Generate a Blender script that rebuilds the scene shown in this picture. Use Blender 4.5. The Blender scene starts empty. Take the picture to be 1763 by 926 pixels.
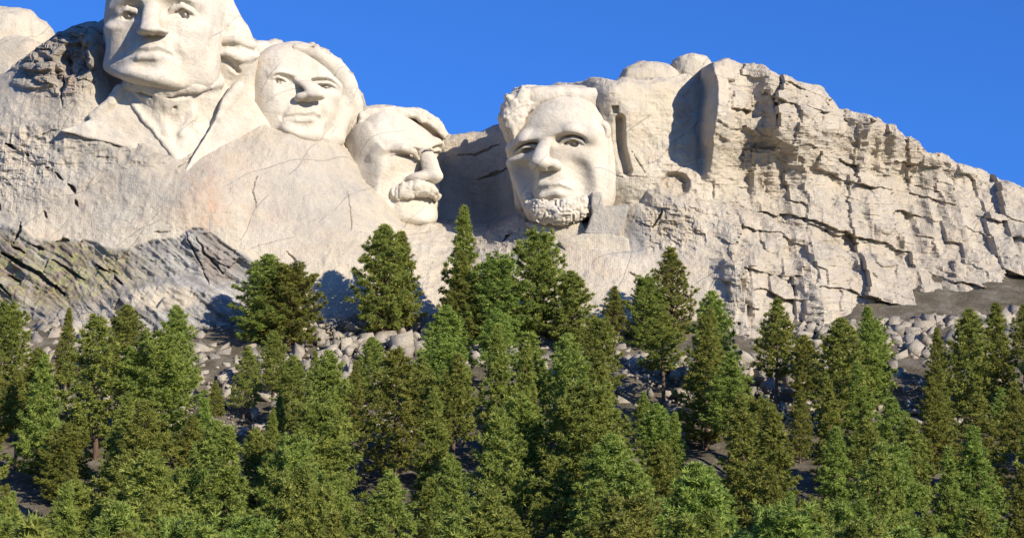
import bpy, math, random
import numpy as np
from mathutils import Vector, Matrix

# ------------------------------------------------------------------ camera, sky, sun, exposure
scene = bpy.context.scene
COL = scene.collection
FPX = 3780.0                    # focal length in photograph pixels
IW, IH = 1763.0, 926.0
E0 = math.radians(14.0)         # the camera looks up at the mountain
CAMZ = 1.7
D0 = 300.0                      # reference distance of the carved cliff, metres

cam = bpy.data.objects.new('camera', bpy.data.cameras.new('camera'))
COL.objects.link(cam)
cam.location = (0, 0, CAMZ)
cam.rotation_euler = (math.pi / 2 + E0, 0, 0)
cam.data.sensor_width = 36.0
cam.data.lens = 36.0 * FPX / IW
cam.data.clip_start = 0.5
cam.data.clip_end = 20000
scene.camera = cam

SUN_EL = math.radians(18)
SUN_AZ = math.radians(40)       # to the right of the direction behind the camera
to_sun = Vector((math.sin(SUN_AZ) * math.cos(SUN_EL), -math.cos(SUN_AZ) * math.cos(SUN_EL), math.sin(SUN_EL)))
world = bpy.data.worlds.new('World')
scene.world = world
world.use_nodes = True
wn = world.node_tree
sky = wn.nodes.new('ShaderNodeTexSky')
sky.sky_type = 'NISHITA'
sky.sun_disc = False
sky.sun_elevation = SUN_EL
sky.sun_rotation = math.pi - SUN_AZ
sky.altitude = 1700
sky.air_density = 1.0
sky.dust_density = 0.2
sky.ozone_density = 3.0
bg = wn.nodes['Background']
bg.inputs[1].default_value = 0.10
tint = wn.nodes.new('ShaderNodeMix'); tint.data_type = 'RGBA'; tint.blend_type = 'MULTIPLY'
tint.inputs[0].default_value = 1.0; tint.inputs[7].default_value = (0.32, 0.72, 1.38, 1)      # the deep blue of thin, dry air
wn.links.new(sky.outputs[0], tint.inputs[6]); wn.links.new(tint.outputs[2], bg.inputs[0])
sun = bpy.data.objects.new('sun', bpy.data.lights.new('sun', 'SUN'))
COL.objects.link(sun)
sun.data.energy = 5.0
sun.data.angle = math.radians(0.53)
sun.data.color = (1.0, 0.90, 0.75)
sun.rotation_euler = to_sun.to_track_quat('Z', 'Y').to_euler()
scene.view_settings.view_transform = 'Standard'
scene.view_settings.look = 'None'
scene.view_settings.gamma = 1.0
scene.view_settings.use_curve_mapping = False
scene.view_settings.exposure = 0.52

# ------------------------------------------------------------------ frame of reference
# x right, y up, w towards the camera from the plane D0 metres away
FW = np.array([0, math.cos(E0), math.sin(E0)])
UP = np.array([0, -math.sin(E0), math.cos(E0)])
RT = np.array([1.0, 0, 0])
CAM = np.array([0, 0, CAMZ])
def cc(px, py, w=0.0):
    px, py, w = (np.asarray(a, float) for a in (px, py, w))
    d = D0 - w
    return np.stack([(px - IW / 2) / FPX * d, -(py - IH / 2) / FPX * d, w + 0 * d], -1)
def to_world(P):
    P = np.asarray(P, float)
    return CAM + P[..., 0:1] * RT + P[..., 1:2] * UP + (D0 - P[..., 2:3]) * FW
def to_px(P):
    d = D0 - P[..., 2]
    return IW / 2 + FPX * P[..., 0] / d, IH / 2 - FPX * P[..., 1] / d

# ------------------------------------------------------------------ noise
def _hash(i, j, k, seed):
    h = (i * 374761393 + j * 668265263 + k * 2147483647 + seed * 974634721) & 0xFFFFFFFF
    h = ((h ^ (h >> 13)) * 1274126177) & 0xFFFFFFFF
    h = ((h ^ (h >> 16)) * 2246822519) & 0xFFFFFFFF
    return ((h >> 8) & 0xFFFF) / 32767.5 - 1.0
def vnoise(P, seed=0):
    P = np.asarray(P, float)
    if P.ndim == 3 and not P[..., 2].any():                             # a flat field needs one layer of the lattice
        f = np.floor(P[..., :2]); t = P[..., :2] - f; t = t * t * t * (t * (t * 6 - 15) + 10); f = f.astype(np.int64)
        h = [[_hash(f[..., 0] + a, f[..., 1] + b, 0, seed) for b in (0, 1)] for a in (0, 1)]
        u, v = t[..., 0], t[..., 1]
        return (h[0][0] * (1 - u) + h[1][0] * u) * (1 - v) + (h[0][1] * (1 - u) + h[1][1] * u) * v
    f = np.floor(P); t = P - f; t = t * t * t * (t * (t * 6 - 15) + 10)
    f = f.astype(np.int64)
    out = 0
    for a in (0, 1):
        wa = t[..., 0] if a else 1 - t[..., 0]
        for b in (0, 1):
            wb = wa * (t[..., 1] if b else 1 - t[..., 1])
            for c in (0, 1):
                out = out + wb * (t[..., 2] if c else 1 - t[..., 2]) * _hash(f[..., 0] + a, f[..., 1] + b, f[..., 2] + c, seed)
    return out
def fbm(P, octv=4, seed=0, gain=0.5):
    P = np.asarray(P, float); s = 0; a = 1.0
    for o in range(octv):
        s = s + a * vnoise(P * (2.03 ** o) + (np.array([17.3, 17.3, 0 if P.ndim == 3 else 17.3]) * o), seed + o); a *= gain
    return s
def ridged(P, octv=4, seed=0):
    P = np.asarray(P, float); s = 0; a = 1.0
    for o in range(octv):
        s = s + a * (1 - 2 * np.abs(vnoise(P * (2.03 ** o) + (np.array([9.1, 9.1, 0 if P.ndim == 3 else 9.1]) * o), seed + o))); a *= 0.5
    return s
def smooth(a, b, x):
    t = np.clip((x - a) / (b - a), 0, 1); return t * t * (3 - 2 * t)

# ------------------------------------------------------------------ solid sculpting: distance fields and surface nets
def bounded(f, lo, hi):
    f.lo = np.array(lo, np.float32); f.hi = np.array(hi, np.float32); return f
def ell(c, r, rot=None):
    c = np.array(c, np.float32); r = np.array(r, np.float32)
    M = None if rot is None else np.array(Matrix.Rotation(math.radians(rot[0]), 3, rot[1]), np.float32)
    def f(P):
        q = P - c
        if M is not None: q = q @ M
        k0 = np.sqrt(((q / r) ** 2).sum(-1)); k1 = np.sqrt(((q / r ** 2) ** 2).sum(-1))
        return k0 * (k0 - 1) / np.maximum(k1, 1e-6)
    e = r if rot is None else r.max()
    return bounded(f, c - e, c + e)
def chain(pts, rad, flat=None):
    """tapered rods joined end to end"""
    pts = np.array(pts, np.float32); n = len(pts)
    rad = np.full(n, rad, np.float32) if np.isscalar(rad) else np.array(rad, np.float32)
    def f(P):
        best = None
        for i in range(n - 1):
            a = pts[i]; ba = pts[i + 1] - a
            q = P - a
            h = np.clip((q @ ba) / (ba @ ba + 1e-9), 0, 1)
            d = np.sqrt(((q - h[..., None] * ba) ** 2).sum(-1)) - (rad[i] + h * (rad[i + 1] - rad[i]))
            best = d if best is None else np.minimum(best, d)
        return best
    return bounded(f, pts.min(0) - rad.max(), pts.max(0) + rad.max())
def poly_d(P2, poly):
    """signed distance to a polygon, negative inside"""
    poly = np.asarray(poly, np.float32); n = len(poly)
    d = np.full(P2.shape[:-1], 1e9, np.float32); ins = np.zeros(P2.shape[:-1], bool)
    for i in range(n):
        a, b = poly[i], poly[(i + 1) % n]
        e = b - a; q = P2 - a
        h = np.clip((q @ e) / (e @ e + 1e-9), 0, 1)
        d = np.minimum(d, ((q - h[..., None] * e) ** 2).sum(-1))
        c = ((a[1] > P2[..., 1]) != (b[1] > P2[..., 1]))
        if abs(b[1] - a[1]) > 1e-9:
            ins ^= c & (P2[..., 0] < (b[0] - a[0]) * (P2[..., 1] - a[1]) / (b[1] - a[1]) + a[0])
    d = np.sqrt(d)
    return np.where(ins, -d, d)
def slab(poly, plane, t, e=0.02):
    """flat block: polygon in x, y; front face on the plane w = a + b x + c y, t thick, rounded by e"""
    poly = np.array(poly, np.float32); a, b, c = plane; k = 1 / math.sqrt(1 + b * b + c * c)
    def f(P):
        d = poly_d(P[..., :2], poly) + e
        z = P[..., 2] - (a + b * P[..., 0] + c * P[..., 1])
        z = np.abs(z + t / 2) * k - t / 2 + e
        return np.minimum(np.maximum(d, z), 0) + np.sqrt(np.maximum(d, 0) ** 2 + np.maximum(z, 0) ** 2) - e
    zz = a + b * poly[:, 0] + c * poly[:, 1]
    return bounded(f, [*poly.min(0), zz.min() - t], [*poly.max(0), zz.max()])
def smin(a, b, k):
    if k <= 0: return np.minimum(a, b)
    h = np.clip(.5 + .5 * (b - a) / k, 0, 1)
    return b + (a - b) * h - k * h * (1 - h)

class Sculpt:
    def __init__(self): self.ops = []; self.disp = None
    def add(self, f, k=0.05, part=None): self.ops.append(('+', f, k, part)); return self
    def sub(self, f, k=0.05, part=None): self.ops.append(('-', f, k, part)); return self
    def ev(self, P, parts=False):
        shp = P.shape[:-1]; P = np.ascontiguousarray(P.reshape(-1, 3), np.float32)
        d = np.full(len(P), 9, np.float32); pid = np.zeros(len(P), int)
        for o, f, k, part in self.ops:
            m = k + 0.16
            ix = np.nonzero(((P > f.lo - m) & (P < f.hi + m)).all(-1))[0]
            if len(ix) == 0: continue
            v = f(P[ix]); dd = d[ix]
            if o == '+':
                if parts and part is not None: pid[ix] = np.where(v < dd, part, pid[ix])
                d[ix] = smin(dd, v, k)
            else:
                if parts and part is not None: pid[ix] = np.where(-v > dd - 0.004, part, pid[ix])
                d[ix] = -smin(-dd, v, k)
        if self.disp is not None:
            ix = np.nonzero(np.abs(d) < 0.3)[0]
            d[ix] -= self.disp(P[ix]).astype(np.float32)
        d = d.reshape(shp)
        return (d, pid.reshape(shp)) if parts else d

def surface_net(S, lo, hi, h):
    lo = np.array(lo, float); n = np.ceil((np.array(hi) - lo) / h / 4).astype(int) * 4
    ax = [lo[i] + h * np.arange(n[i] + 1) for i in range(3)]
    cx = [a[::4] for a in ax]
    G = S.ev(np.stack(np.meshgrid(*cx, indexing='ij'), -1))
    F = G
    for i in range(3): F = np.repeat(F, 4, axis=i)
    off = [slice(2, 2 + n[i] + 1) for i in range(3)]
    F = F[off[0], off[1], off[2]].copy()
    act = np.abs(F) < 5.2 * h
    I = np.argwhere(act)
    F[act] = S.ev(lo + h * I)
    neg = F < 0
    cell = np.zeros(np.array(F.shape) - 1, int)
    N = cell.shape
    for a in (0, 1):
        for b in (0, 1):
            for c in (0, 1): cell += neg[a:a + N[0], b:b + N[1], c:c + N[2]]
    m = (cell > 0) & (cell < 8)
    C = np.argwhere(m)
    vid = np.full(N, -1); vid[m] = np.arange(len(C))
    acc = np.zeros((len(C), 3)); cnt = np.zeros(len(C))
    corners = [(a, b, c) for a in (0, 1) for b in (0, 1) for c in (0, 1)]
    for p in corners:
        for q in corners:
            if sum(q) - sum(p) == 1 and all(q[i] >= p[i] for i in range(3)):
                fp = F[C[:, 0] + p[0], C[:, 1] + p[1], C[:, 2] + p[2]]; fq = F[C[:, 0] + q[0], C[:, 1] + q[1], C[:, 2] + q[2]]
                s = (fp < 0) != (fq < 0)
                t = np.where(s, fp / np.where(s, fp - fq, 1), 0)
                pos = np.array(p) + t[:, None] * (np.array(q) - np.array(p))
                acc += pos * s[:, None]; cnt += s
    V = lo + h * (C + acc / cnt[:, None])
    quads = []
    for d in range(3):
        e, g = (d + 1) % 3, (d + 2) % 3
        A = np.moveaxis(neg, (d, e, g), (0, 1, 2)); VI = np.moveaxis(vid, (d, e, g), (0, 1, 2))
        ch = A[:-1, 1:-1, 1:-1] != A[1:, 1:-1, 1:-1]
        i, j, k = np.nonzero(ch); j = j + 1; k = k + 1
        q = np.stack([VI[i, j - 1, k - 1], VI[i, j, k - 1], VI[i, j, k], VI[i, j - 1, k]], -1)
        fl = ~A[i, j, k]
        q[fl] = q[fl][:, ::-1]
        quads.append(q)
    Q = np.concatenate(quads); Q = Q[(Q >= 0).all(1)]
    d = S.ev(V); g = np.stack([(S.ev(V + np.eye(3)[i] * h * .5) - d) / (h * .5) for i in range(3)], -1)   # settle on the true surface
    V = V - np.clip(d / np.maximum((g * g).sum(-1), .3), -h * .4, h * .4)[:, None] * g
    return V, Q
# ------------------------------------------------------------------ objects
def mesh_obj(name, V, F, mat, parent=None, smoothf=True, normals=None, attrs=None):
    me = bpy.data.meshes.new(name)
    V = np.asarray(V, float); F = np.asarray(F)
    me.vertices.add(len(V)); me.vertices.foreach_set('co', V.ravel().astype(np.float32))
    k = F.shape[1]
    me.loops.add(F.size); me.loops.foreach_set('vertex_index', F.ravel().astype(np.int32))
    me.polygons.add(len(F)); me.polygons.foreach_set('loop_start', (np.arange(len(F)) * k).astype(np.int32))
    me.update(calc_edges=True); me.validate()
    if smoothf: me.polygons.foreach_set('use_smooth', np.ones(len(me.polygons), bool))
    if normals is not None and len(normals) == len(me.vertices):
        me.normals_split_custom_set_from_vertices(np.asarray(normals, np.float32))
    for an, av in (attrs or {}).items():
        at = me.attributes.new(an, 'FLOAT', 'POINT'); at.data.foreach_set('value', np.asarray(av, np.float32))
    if mat: me.materials.append(mat)
    o = bpy.data.objects.new(name, me); COL.objects.link(o)
    if parent: o.parent = parent; o.matrix_parent_inverse = parent.matrix_world.inverted()
    return o
def tag(o, label, cat, group=None):
    o['label'] = label; o['category'] = cat
    if group: o['group'] = group
    return o
def empty(name, loc):
    o = bpy.data.objects.new(name, None); COL.objects.link(o)
    o.location = [float(a) for a in loc]; o.empty_display_size = 1
    o.matrix_world = Matrix.Translation(o.location)
    return o
def split_parts(V, Q, N, pid, names, mat, parent):
    """one watertight carving, handed out as its parts; the normals stay continuous across the seams"""
    got = {}
    fp = pid[Q]
    fp = np.where((fp[:, 0] == fp[:, 1]) | (fp[:, 0] == fp[:, 2]), fp[:, 0], fp[:, 3])
    for p in names:                         # a stray sliver of a small part belongs to the surface around it
        if p == 0 or 0 not in names: continue
        ix = np.nonzero(fp == p)[0]
        if len(ix) < 4: continue
        lab = np.full(len(V), -1); u = np.unique(Q[ix]); lab[u] = u
        for it in range(200):
            m = lab[Q[ix]].min(1); old = lab[u].copy()
            for c in range(4): np.minimum.at(lab, Q[ix][:, c], m)
            if (lab[u] == old).all(): break
        fl = lab[Q[ix][:, 0]]; vals, cnt = np.unique(fl, return_counts=True)
        fp[ix[fl != vals[cnt.argmax()]]] = 0
    for p, nm in names.items():
        q = Q[fp == p]
        if len(q) < 4: continue
        u, inv = np.unique(q, return_inverse=True)
        got[p] = mesh_obj(nm, V[u], inv.reshape(q.shape), mat, parent, normals=N[u])
    return got

# ------------------------------------------------------------------ materials
def new_mat(name, rough=0.85):
    m = bpy.data.materials.new(name); m.use_nodes = True
    nt = m.node_tree; b = nt.nodes['Principled BSDF']; b.inputs['Roughness'].default_value = rough
    b.inputs['Specular IOR Level'].default_value = 0.25
    return m, nt, b
def N_(nt, typ, **kw):
    n = nt.nodes.new('ShaderNode' + typ)
    for k, v in kw.items(): setattr(n, k, v)
    return n
def noise_node(nt, vec, scale, detail=5, rough=0.6, dist=0.0):
    n = N_(nt, 'TexNoise'); n.inputs['Scale'].default_value = scale; n.inputs['Detail'].default_value = detail
    n.inputs['Roughness'].default_value = rough; n.inputs['Distortion'].default_value = dist
    nt.links.new(vec, n.inputs['Vector']); return n.outputs['Fac']
def mapping(nt, vec, scale=(1, 1, 1), rot=(0, 0, 0)):
    n = N_(nt, 'Mapping'); n.inputs['Scale'].default_value = scale; n.inputs['Rotation'].default_value = rot
    nt.links.new(vec, n.inputs['Vector']); return n.outputs[0]
def ramp(nt, fac, stops):
    n = N_(nt, 'ValToRGB'); nt.links.new(fac, n.inputs[0])
    e = n.color_ramp.elements
    while len(e) < len(stops): e.new(0.5)
    for i, (p, c) in enumerate(stops):
        e[i].position = p; e[i].color = (*c, 1) if len(c) == 3 else c
    return n.outputs[0]
def mixc(nt, fac, a, b, mode='MIX'):
    n = N_(nt, 'Mix', data_type='RGBA', blend_type=mode)
    if isinstance(fac, (int, float)): n.inputs[0].default_value = fac
    else: nt.links.new(fac, n.inputs[0])
    for s, v in ((6, a), (7, b)):
        if isinstance(v, tuple): n.inputs[s].default_value = (*v, 1)
        else: nt.links.new(v, n.inputs[s])
    return n.outputs[2]
def mth(nt, op, a, b=None):
    n = N_(nt, 'Math', operation=op)
    for i, v in enumerate((a, b)):
        if v is None: continue
        if isinstance(v, (int, float)): n.inputs[i].default_value = v
        else: nt.links.new(v, n.inputs[i])
    return n.outputs[0]
def attr(nt, name):
    n = N_(nt, 'Attribute', attribute_name=name); return n.outputs['Fac']
def bump(nt, h, dist, strength=1.0, normal=None):
    n = N_(nt, 'Bump'); n.inputs['Distance'].default_value = dist; n.inputs['Strength'].default_value = strength
    nt.links.new(h, n.inputs['Height'])
    if normal is not None: nt.links.new(normal, n.inputs['Normal'])
    return n.outputs[0]
def mapping_t(nt, vec, stretch, rot=(0, 0, 0)):
    """turn first, then stretch: grain that runs along a slanted direction"""
    n = N_(nt, 'Mapping', vector_type='TEXTURE'); n.inputs['Scale'].default_value = stretch; n.inputs['Rotation'].default_value = rot
    nt.links.new(vec, n.inputs['Vector']); return n.outputs[0]
def seams(nt, geo, normal, spacing, wob, width, keep):
    """long, nearly straight joints in the granite: a broken line wherever the rock crosses one of a family of planes"""
    d = N_(nt, 'VectorMath', operation='DOT_PRODUCT'); nt.links.new(geo, d.inputs[0]); d.inputs[1].default_value = [c / spacing for c in normal]
    ph = mth(nt, 'ADD', d.outputs['Value'], mth(nt, 'MULTIPLY', noise_node(nt, geo, .05, 2, .5), wob))
    t = mth(nt, 'ABSOLUTE', mth(nt, 'SUBTRACT', mth(nt, 'FRACT', ph), .5))
    line = ramp(nt, t, [(0.0, (1, 1, 1)), (width, (0, 0, 0))])
    brk = ramp(nt, noise_node(nt, geo, .13, 3, .5), [(keep, (0, 0, 0)), (keep + .06, (1, 1, 1))])
    return mth(nt, 'MULTIPLY', line, brk)
def stone_material(name, carved):
    m, nt, b = new_mat(name, 0.92)
    geo = N_(nt, 'NewGeometry').outputs['Position']
    big = noise_node(nt, geo, 0.13, 6, 0.65)
    med = noise_node(nt, mapping_t(nt, geo, (2.4, 2.4, 1.0), (0, .25, 0)), 0.5, 7, 0.68, 0.5)
    fine = noise_node(nt, geo, 4.0, 6, 0.75)
    streak = noise_node(nt, mapping_t(nt, geo, (1, 1, 9)), 0.75, 6, 0.65)
    col = ramp(nt, big, [(0.30, (.50, .435, .345)), (0.45, (.58, .522, .425)), (0.58, (.62, .563, .467)), (0.72, (.64, .597, .515))])
    k = 1.0 if carved else 1.25
    if not carved: col = mixc(nt, 1.0, col, (.97, .945, .885), 'MULTIPLY')
    col = mixc(nt, ramp(nt, med, [(0.46, (0, 0, 0)), (0.68, (.55 * k, .55 * k, .55 * k))]), col, (.43, .40, .35))
    col = mixc(nt, ramp(nt, noise_node(nt, geo, .3, 5, .6), [(0.52, (0, 0, 0)), (0.70, (.4 * k, .4 * k, .4 * k))]), col, (.56, .44, .32))
    col = mixc(nt, ramp(nt, streak, [(0.53, (0, 0, 0)), (0.70, (.42 * k, .42 * k, .42 * k))]), col, (.30, .275, .245))
    s1 = seams(nt, geo, (.34, .2, .92), 6.3, 1.6, .016, .47)
    s2 = seams(nt, geo, (.80, .1, -.58), 8.7, 1.4, .012, .50)
    s3 = seams(nt, geo, (-.55, .3, .80), 11.0, 1.0, .010, .45)
    col = mixc(nt, mth(nt, 'MULTIPLY', s1, .30), col, (.68, .63, .55))
    dark = mth(nt, 'MAXIMUM', s2, s3)
    col = mixc(nt, mth(nt, 'MULTIPLY', dark, .26), col, (.17, .15, .13))
    col = mixc(nt, ramp(nt, fine, [(0.34, (.30, .30, .30)), (0.55, (0, 0, 0))]), col, (.24, .215, .185))
    if not carved:
        wz = mth(nt, 'MULTIPLY', attr(nt, 'weather'), ramp(nt, noise_node(nt, mapping_t(nt, geo, (2, 2, 1)), 0.8, 7, 0.75, 0.4), [(0.3, (.35, .35, .35)), (0.6, (1, 1, 1))]))
        col = mixc(nt, wz, col, ramp(nt, noise_node(nt, geo, .5, 5, .6), [(.35, (.16, .14, .12)), (.52, (.26, .235, .205)), (.66, (.36, .28, .20))]))
        rz = mth(nt, 'MULTIPLY', attr(nt, 'iron'), ramp(nt, noise_node(nt, mapping_t(nt, geo, (1, 1, 2)), 0.7, 7, 0.75, 0.6), [(0.40, (0, 0, 0)), (0.64, (1, 1, 1))]))
        col = mixc(nt, rz, col, (.52, .36, .25))
        gz = mth(nt, 'MULTIPLY', attr(nt, 'grey'), ramp(nt, noise_node(nt, mapping_t(nt, geo, (1, 1, 3)), 0.9, 6, 0.7), [(0.3, (.35, .35, .35)), (0.6, (1, 1, 1))]))
        col = mixc(nt, gz, col, (.27, .265, .26))
        band = noise_node(nt, mapping_t(nt, geo, (7, 7, 1), (0, .62, 0)), 1.1, 8, 0.72, 0.3)
        sc = ramp(nt, band, [(0.28, (.13, .122, .108)), (0.44, (.28, .268, .245)), (0.56, (.40, .385, .355)), (0.72, (.56, .535, .48))])
        br = noise_node(nt, geo, 0.22, 4, 0.6)
        brz = mth(nt, 'MULTIPLY', attr(nt, 'brown'), ramp(nt, br, [(0.36, (.45, .45, .45)), (0.55, (1, 1, 1))]))
        sc = mixc(nt, brz, sc, ramp(nt, band, [(0.28, (.10, .075, .06)), (0.5, (.26, .205, .165)), (0.72, (.40, .33, .27))]))
        lic = mth(nt, 'MULTIPLY', attr(nt, 'lichen'), ramp(nt, noise_node(nt, geo, .8, 9, 0.8, 0.4), [(0.46, (0, 0, 0)), (0.60, (.6, .6, .6))]))
        sc = mixc(nt, lic, sc, (.44, .45, .14))
        col = mixc(nt, attr(nt, 'schist'), col, sc)
    nt.links.new(col, b.inputs['Base Color'])
    # relief: chisel facets and pecking on the carvings, drill lines and broken rock on the cliff
    vor = N_(nt, 'TexVoronoi', feature='F1'); vor.inputs['Scale'].default_value = 1.1 if carved else .7
    nt.links.new(geo, vor.inputs['Vector'])
    seam_h = mth(nt, 'SUBTRACT', 1.0, dark)
    if carved:
        n1 = bump(nt, vor.outputs['Distance'], .10, .35)
        n2 = bump(nt, noise_node(nt, mapping_t(nt, geo, (2, 2, 1), (0, .3, 0)), 1.0, 8, 0.68), 0.34, 0.6, n1)
        n3 = bump(nt, seam_h, .10, .6, bump(nt, fine, 0.07, 0.8, n2))
    else:
        wv = N_(nt, 'TexWave', wave_type='BANDS', bands_direction='X'); wv.inputs['Scale'].default_value = 1.25
        wv.inputs['Distortion'].default_value = 7.0; wv.inputs['Detail'].default_value = 4; wv.inputs['Detail Scale'].default_value = .7
        nt.links.new(mapping(nt, geo, (1, .3, .12)), wv.inputs['Vector'])
        patch = ramp(nt, noise_node(nt, geo, .16, 4, .6), [(.40, (.1, .1, .1)), (.62, (1, 1, 1))])
        dm = mth(nt, 'MULTIPLY', mth(nt, 'MULTIPLY', wv.outputs['Fac'], attr(nt, 'drill')), patch)
        n1 = bump(nt, dm, 0.045, 0.4)
        n2 = bump(nt, noise_node(nt, geo, 0.9, 9, 0.72), 0.62, 0.75, n1)
        n3 = bump(nt, seam_h, .16, .6, bump(nt, fine, 0.12, 0.85, n2))
    nt.links.new(n3, b.inputs['Normal'])
    return m
M_CARVED = stone_material('pale_carved_granite', True)
M_ROCK = stone_material('granite_cliff', False)

# ------------------------------------------------------------------ the mountain
def tps(ctrl):
    """smooth surface w(x, y) through control points given as picture position and distance"""
    c = np.array(ctrl, float); P = cc(c[:, 0], c[:, 1], c[:, 2])
    X = P[:, :2] / 50.0; n = len(X)
    def U(r2): return r2 * np.log(np.maximum(r2, 1e-12))
    K = U(((X[:, None] - X[None]) ** 2).sum(-1)) + 1e-4 * np.eye(n)
    Pm = np.column_stack([np.ones(n), X]); A = np.zeros((n + 3, n + 3)); A[:n, :n] = K; A[:n, n:] = Pm; A[n:, :n] = Pm.T
    sol = np.linalg.solve(A, np.concatenate([P[:, 2], np.zeros(3)]))
    def ev(x, y):
        q = np.stack([x, y], -1) / 50.0; out = sol[n] + q @ sol[n + 1:]
        for i in range(n): out = out + sol[i] * U(((q - X[i]) ** 2).sum(-1))
        return out
    def f(x, y):                                # the spline is smooth: evaluate it every 0.75 m and interpolate
        gx = np.arange(x.min(), x.max() + 1, .75); gy = np.arange(y.min(), y.max() + 1, .75)
        G = ev(*np.meshgrid(gx, gy, indexing='ij'))
        i = (x - gx[0]) / .75; j = (y - gy[0]) / .75
        a = np.clip(i.astype(int), 0, len(gx) - 2); b = np.clip(j.astype(int), 0, len(gy) - 2); i = i - a; j = j - b
        return (G[a, b] * (1 - i) + G[a + 1, b] * i) * (1 - j) + (G[a, b + 1] * (1 - i) + G[a + 1, b + 1] * i) * j
    return f
def poly_cc(pts, w): return np.array([cc(p[0], p[1], w)[:2] for p in pts])
def line_d(x, y, pts, w=10.0):
    """distance in metres to a polyline drawn in the picture at depth w"""
    P = poly_cc(pts, w); d = np.full(x.shape, 1e9); tt = np.zeros(x.shape); L = 0
    for i in range(len(P) - 1):
        e = P[i + 1] - P[i]; qx = x - P[i][0]; qy = y - P[i][1]
        h = np.clip((qx * e[0] + qy * e[1]) / (e @ e), 0, 1)
        dd = np.hypot(qx - h * e[0], qy - h * e[1])
        tt = np.where(dd < d, (i + h) / (len(P) - 1), tt); d = np.minimum(d, dd)
    return d, tt
def blob(px, py, cx, cy, rx, ry, soft=0.5):
    return smooth(1 + soft, 1 - soft, np.hypot((px - cx) / rx, (py - cy) / ry))

# the left massif that carries the first head and bulges below the second
L_LEFT = tps([(-200, 160, -6), (-200, 300, 6), (-200, 500, 20), (-200, 700, 34), (0, 110, -2), (0, 180, 8), (0, 260, 12), (0, 340, 15), (0, 420, 19.5), (60, 90, 4), (90, 130, 10),
              (110, 60, 4), (110, 170, 13), (140, 45, 3), (100, 330, 17.5), (100, 400, 19.5), (180, 40, 4), (160, 120, 12), (180, 180, 13), (250, 120, 0), (200, 254, 15.8), (200, 340, 19), (310, 60, -8), (250, 270, 16.7), (150, 242, 15.2), (310, 302, 17.6), (430, 266, 13.5), (370, 284, 16.5), (104, 235, 14.6), (310, 220, 9),
              (310, 335, 20.2), (310, 390, 22), (400, 120, -5), (400, 200, 8), (420, 310, 17), (420, 400, 21), (480, 242, 11.4), (480, 330, 16), (560, 255, 8), (560, 330, 13.5), (560, 430, 20), (620, 290, 5), (640, 350, 9.5),
              (660, 420, 16), (700, 395, 8), (720, 440, 15), (0, 520, 25), (150, 520, 27), (300, 520, 27), (450, 520, 25), (600, 520, 24), (750, 520, 22), (300, 700, 36), (600, 700, 34), (0, 700, 36), (440, 60, -9)])
P_LEFT = [(-260, 190), (-120, 150), (0, 122), (22, 108), (60, 86), (98, 62), (118, 48), (140, 41), (172, 37), (186, 22), (204, 0), (250, -20), (300, 20), (400, 60), (430, 100), (448, 160), (478, 226), (520, 240), (562, 243), (602, 254), (616, 278), (642, 324),
          (664, 352), (684, 376), (722, 391), (790, 396), (840, 392), (870, 900), (-260, 900)]
# the wall behind, from the second head to the recess
L_BACK = tps([(400, 60, -14), (440, 75, -12), (440, 160, -6), (520, 250, -2), (600, 190, -3), (612, 235, 2), (614, 205, 2), (622, 230, 2), (632, 265, 0), (640, 300, -2), (660, 200, -5), (700, 240, -10), (760, 240, -10), (800, 235, -9.5), (860, 225, -8), (780, 300, -8.5), (790, 380, -6), (850, 300, -7),
              (860, 380, -5), (900, 380, 2), (900, 240, -6), (950, 170, -6), (840, 262, -8), (780, 420, -2), (900, 900, 20), (400, 900, 20)])
P_BACK = [(420, 70), (470, 72), (500, 80), (545, 78), (583, 106), (606, 130), (622, 172), (627, 190), (700, 190), (764, 228), (776, 237), (790, 234), (812, 230), (836, 227), (856, 220), (880, 214), (960, 200), (960, 900), (400, 900)]
# the right block around and beside the fourth head
L_RIGHT = tps([(880, 260, -3), (900, 170, -4), (900, 340, 2), (960, 160, 1), (960, 300, 4), (1000, 350, 7), (1050, 160, 13.5), (1056, 180, 13.5), (1060, 205, 13), (1060, 250, 12), (1060, 310, 12), (1110, 160, 10), (1110, 250, 10.5), (1120, 320, 12), (1180, 150, 6), (1190, 250, 8.5), (1190, 320, 11),
               (1280, 110, -4), (1280, 250, 3), (1280, 350, 10), (1400, 160, -8), (1400, 300, 4), (1550, 230, -8), (1550, 380, 6), (1800, 320, -8), (1800, 460, 8), (2000, 380, -8), (950, 420, 8), (1100, 420, 10), (1300, 480, 16), (1600, 520, 14), (2000, 560, 12)])
P_RIGHT = [(878, 210), (884, 168), (905, 153), (970, 150), (1062, 150), (1090, 152), (1140, 146), (1172, 138), (1200, 128), (1240, 118), (1300, 122), (1352, 150), (1400, 158), (1440, 190), (1520, 214), (1600, 262), (1680, 280), (1760, 318), (1900, 360), (2060, 400), (2060, 900), (890, 900), (905, 372), (888, 320), (884, 260)]
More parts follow.
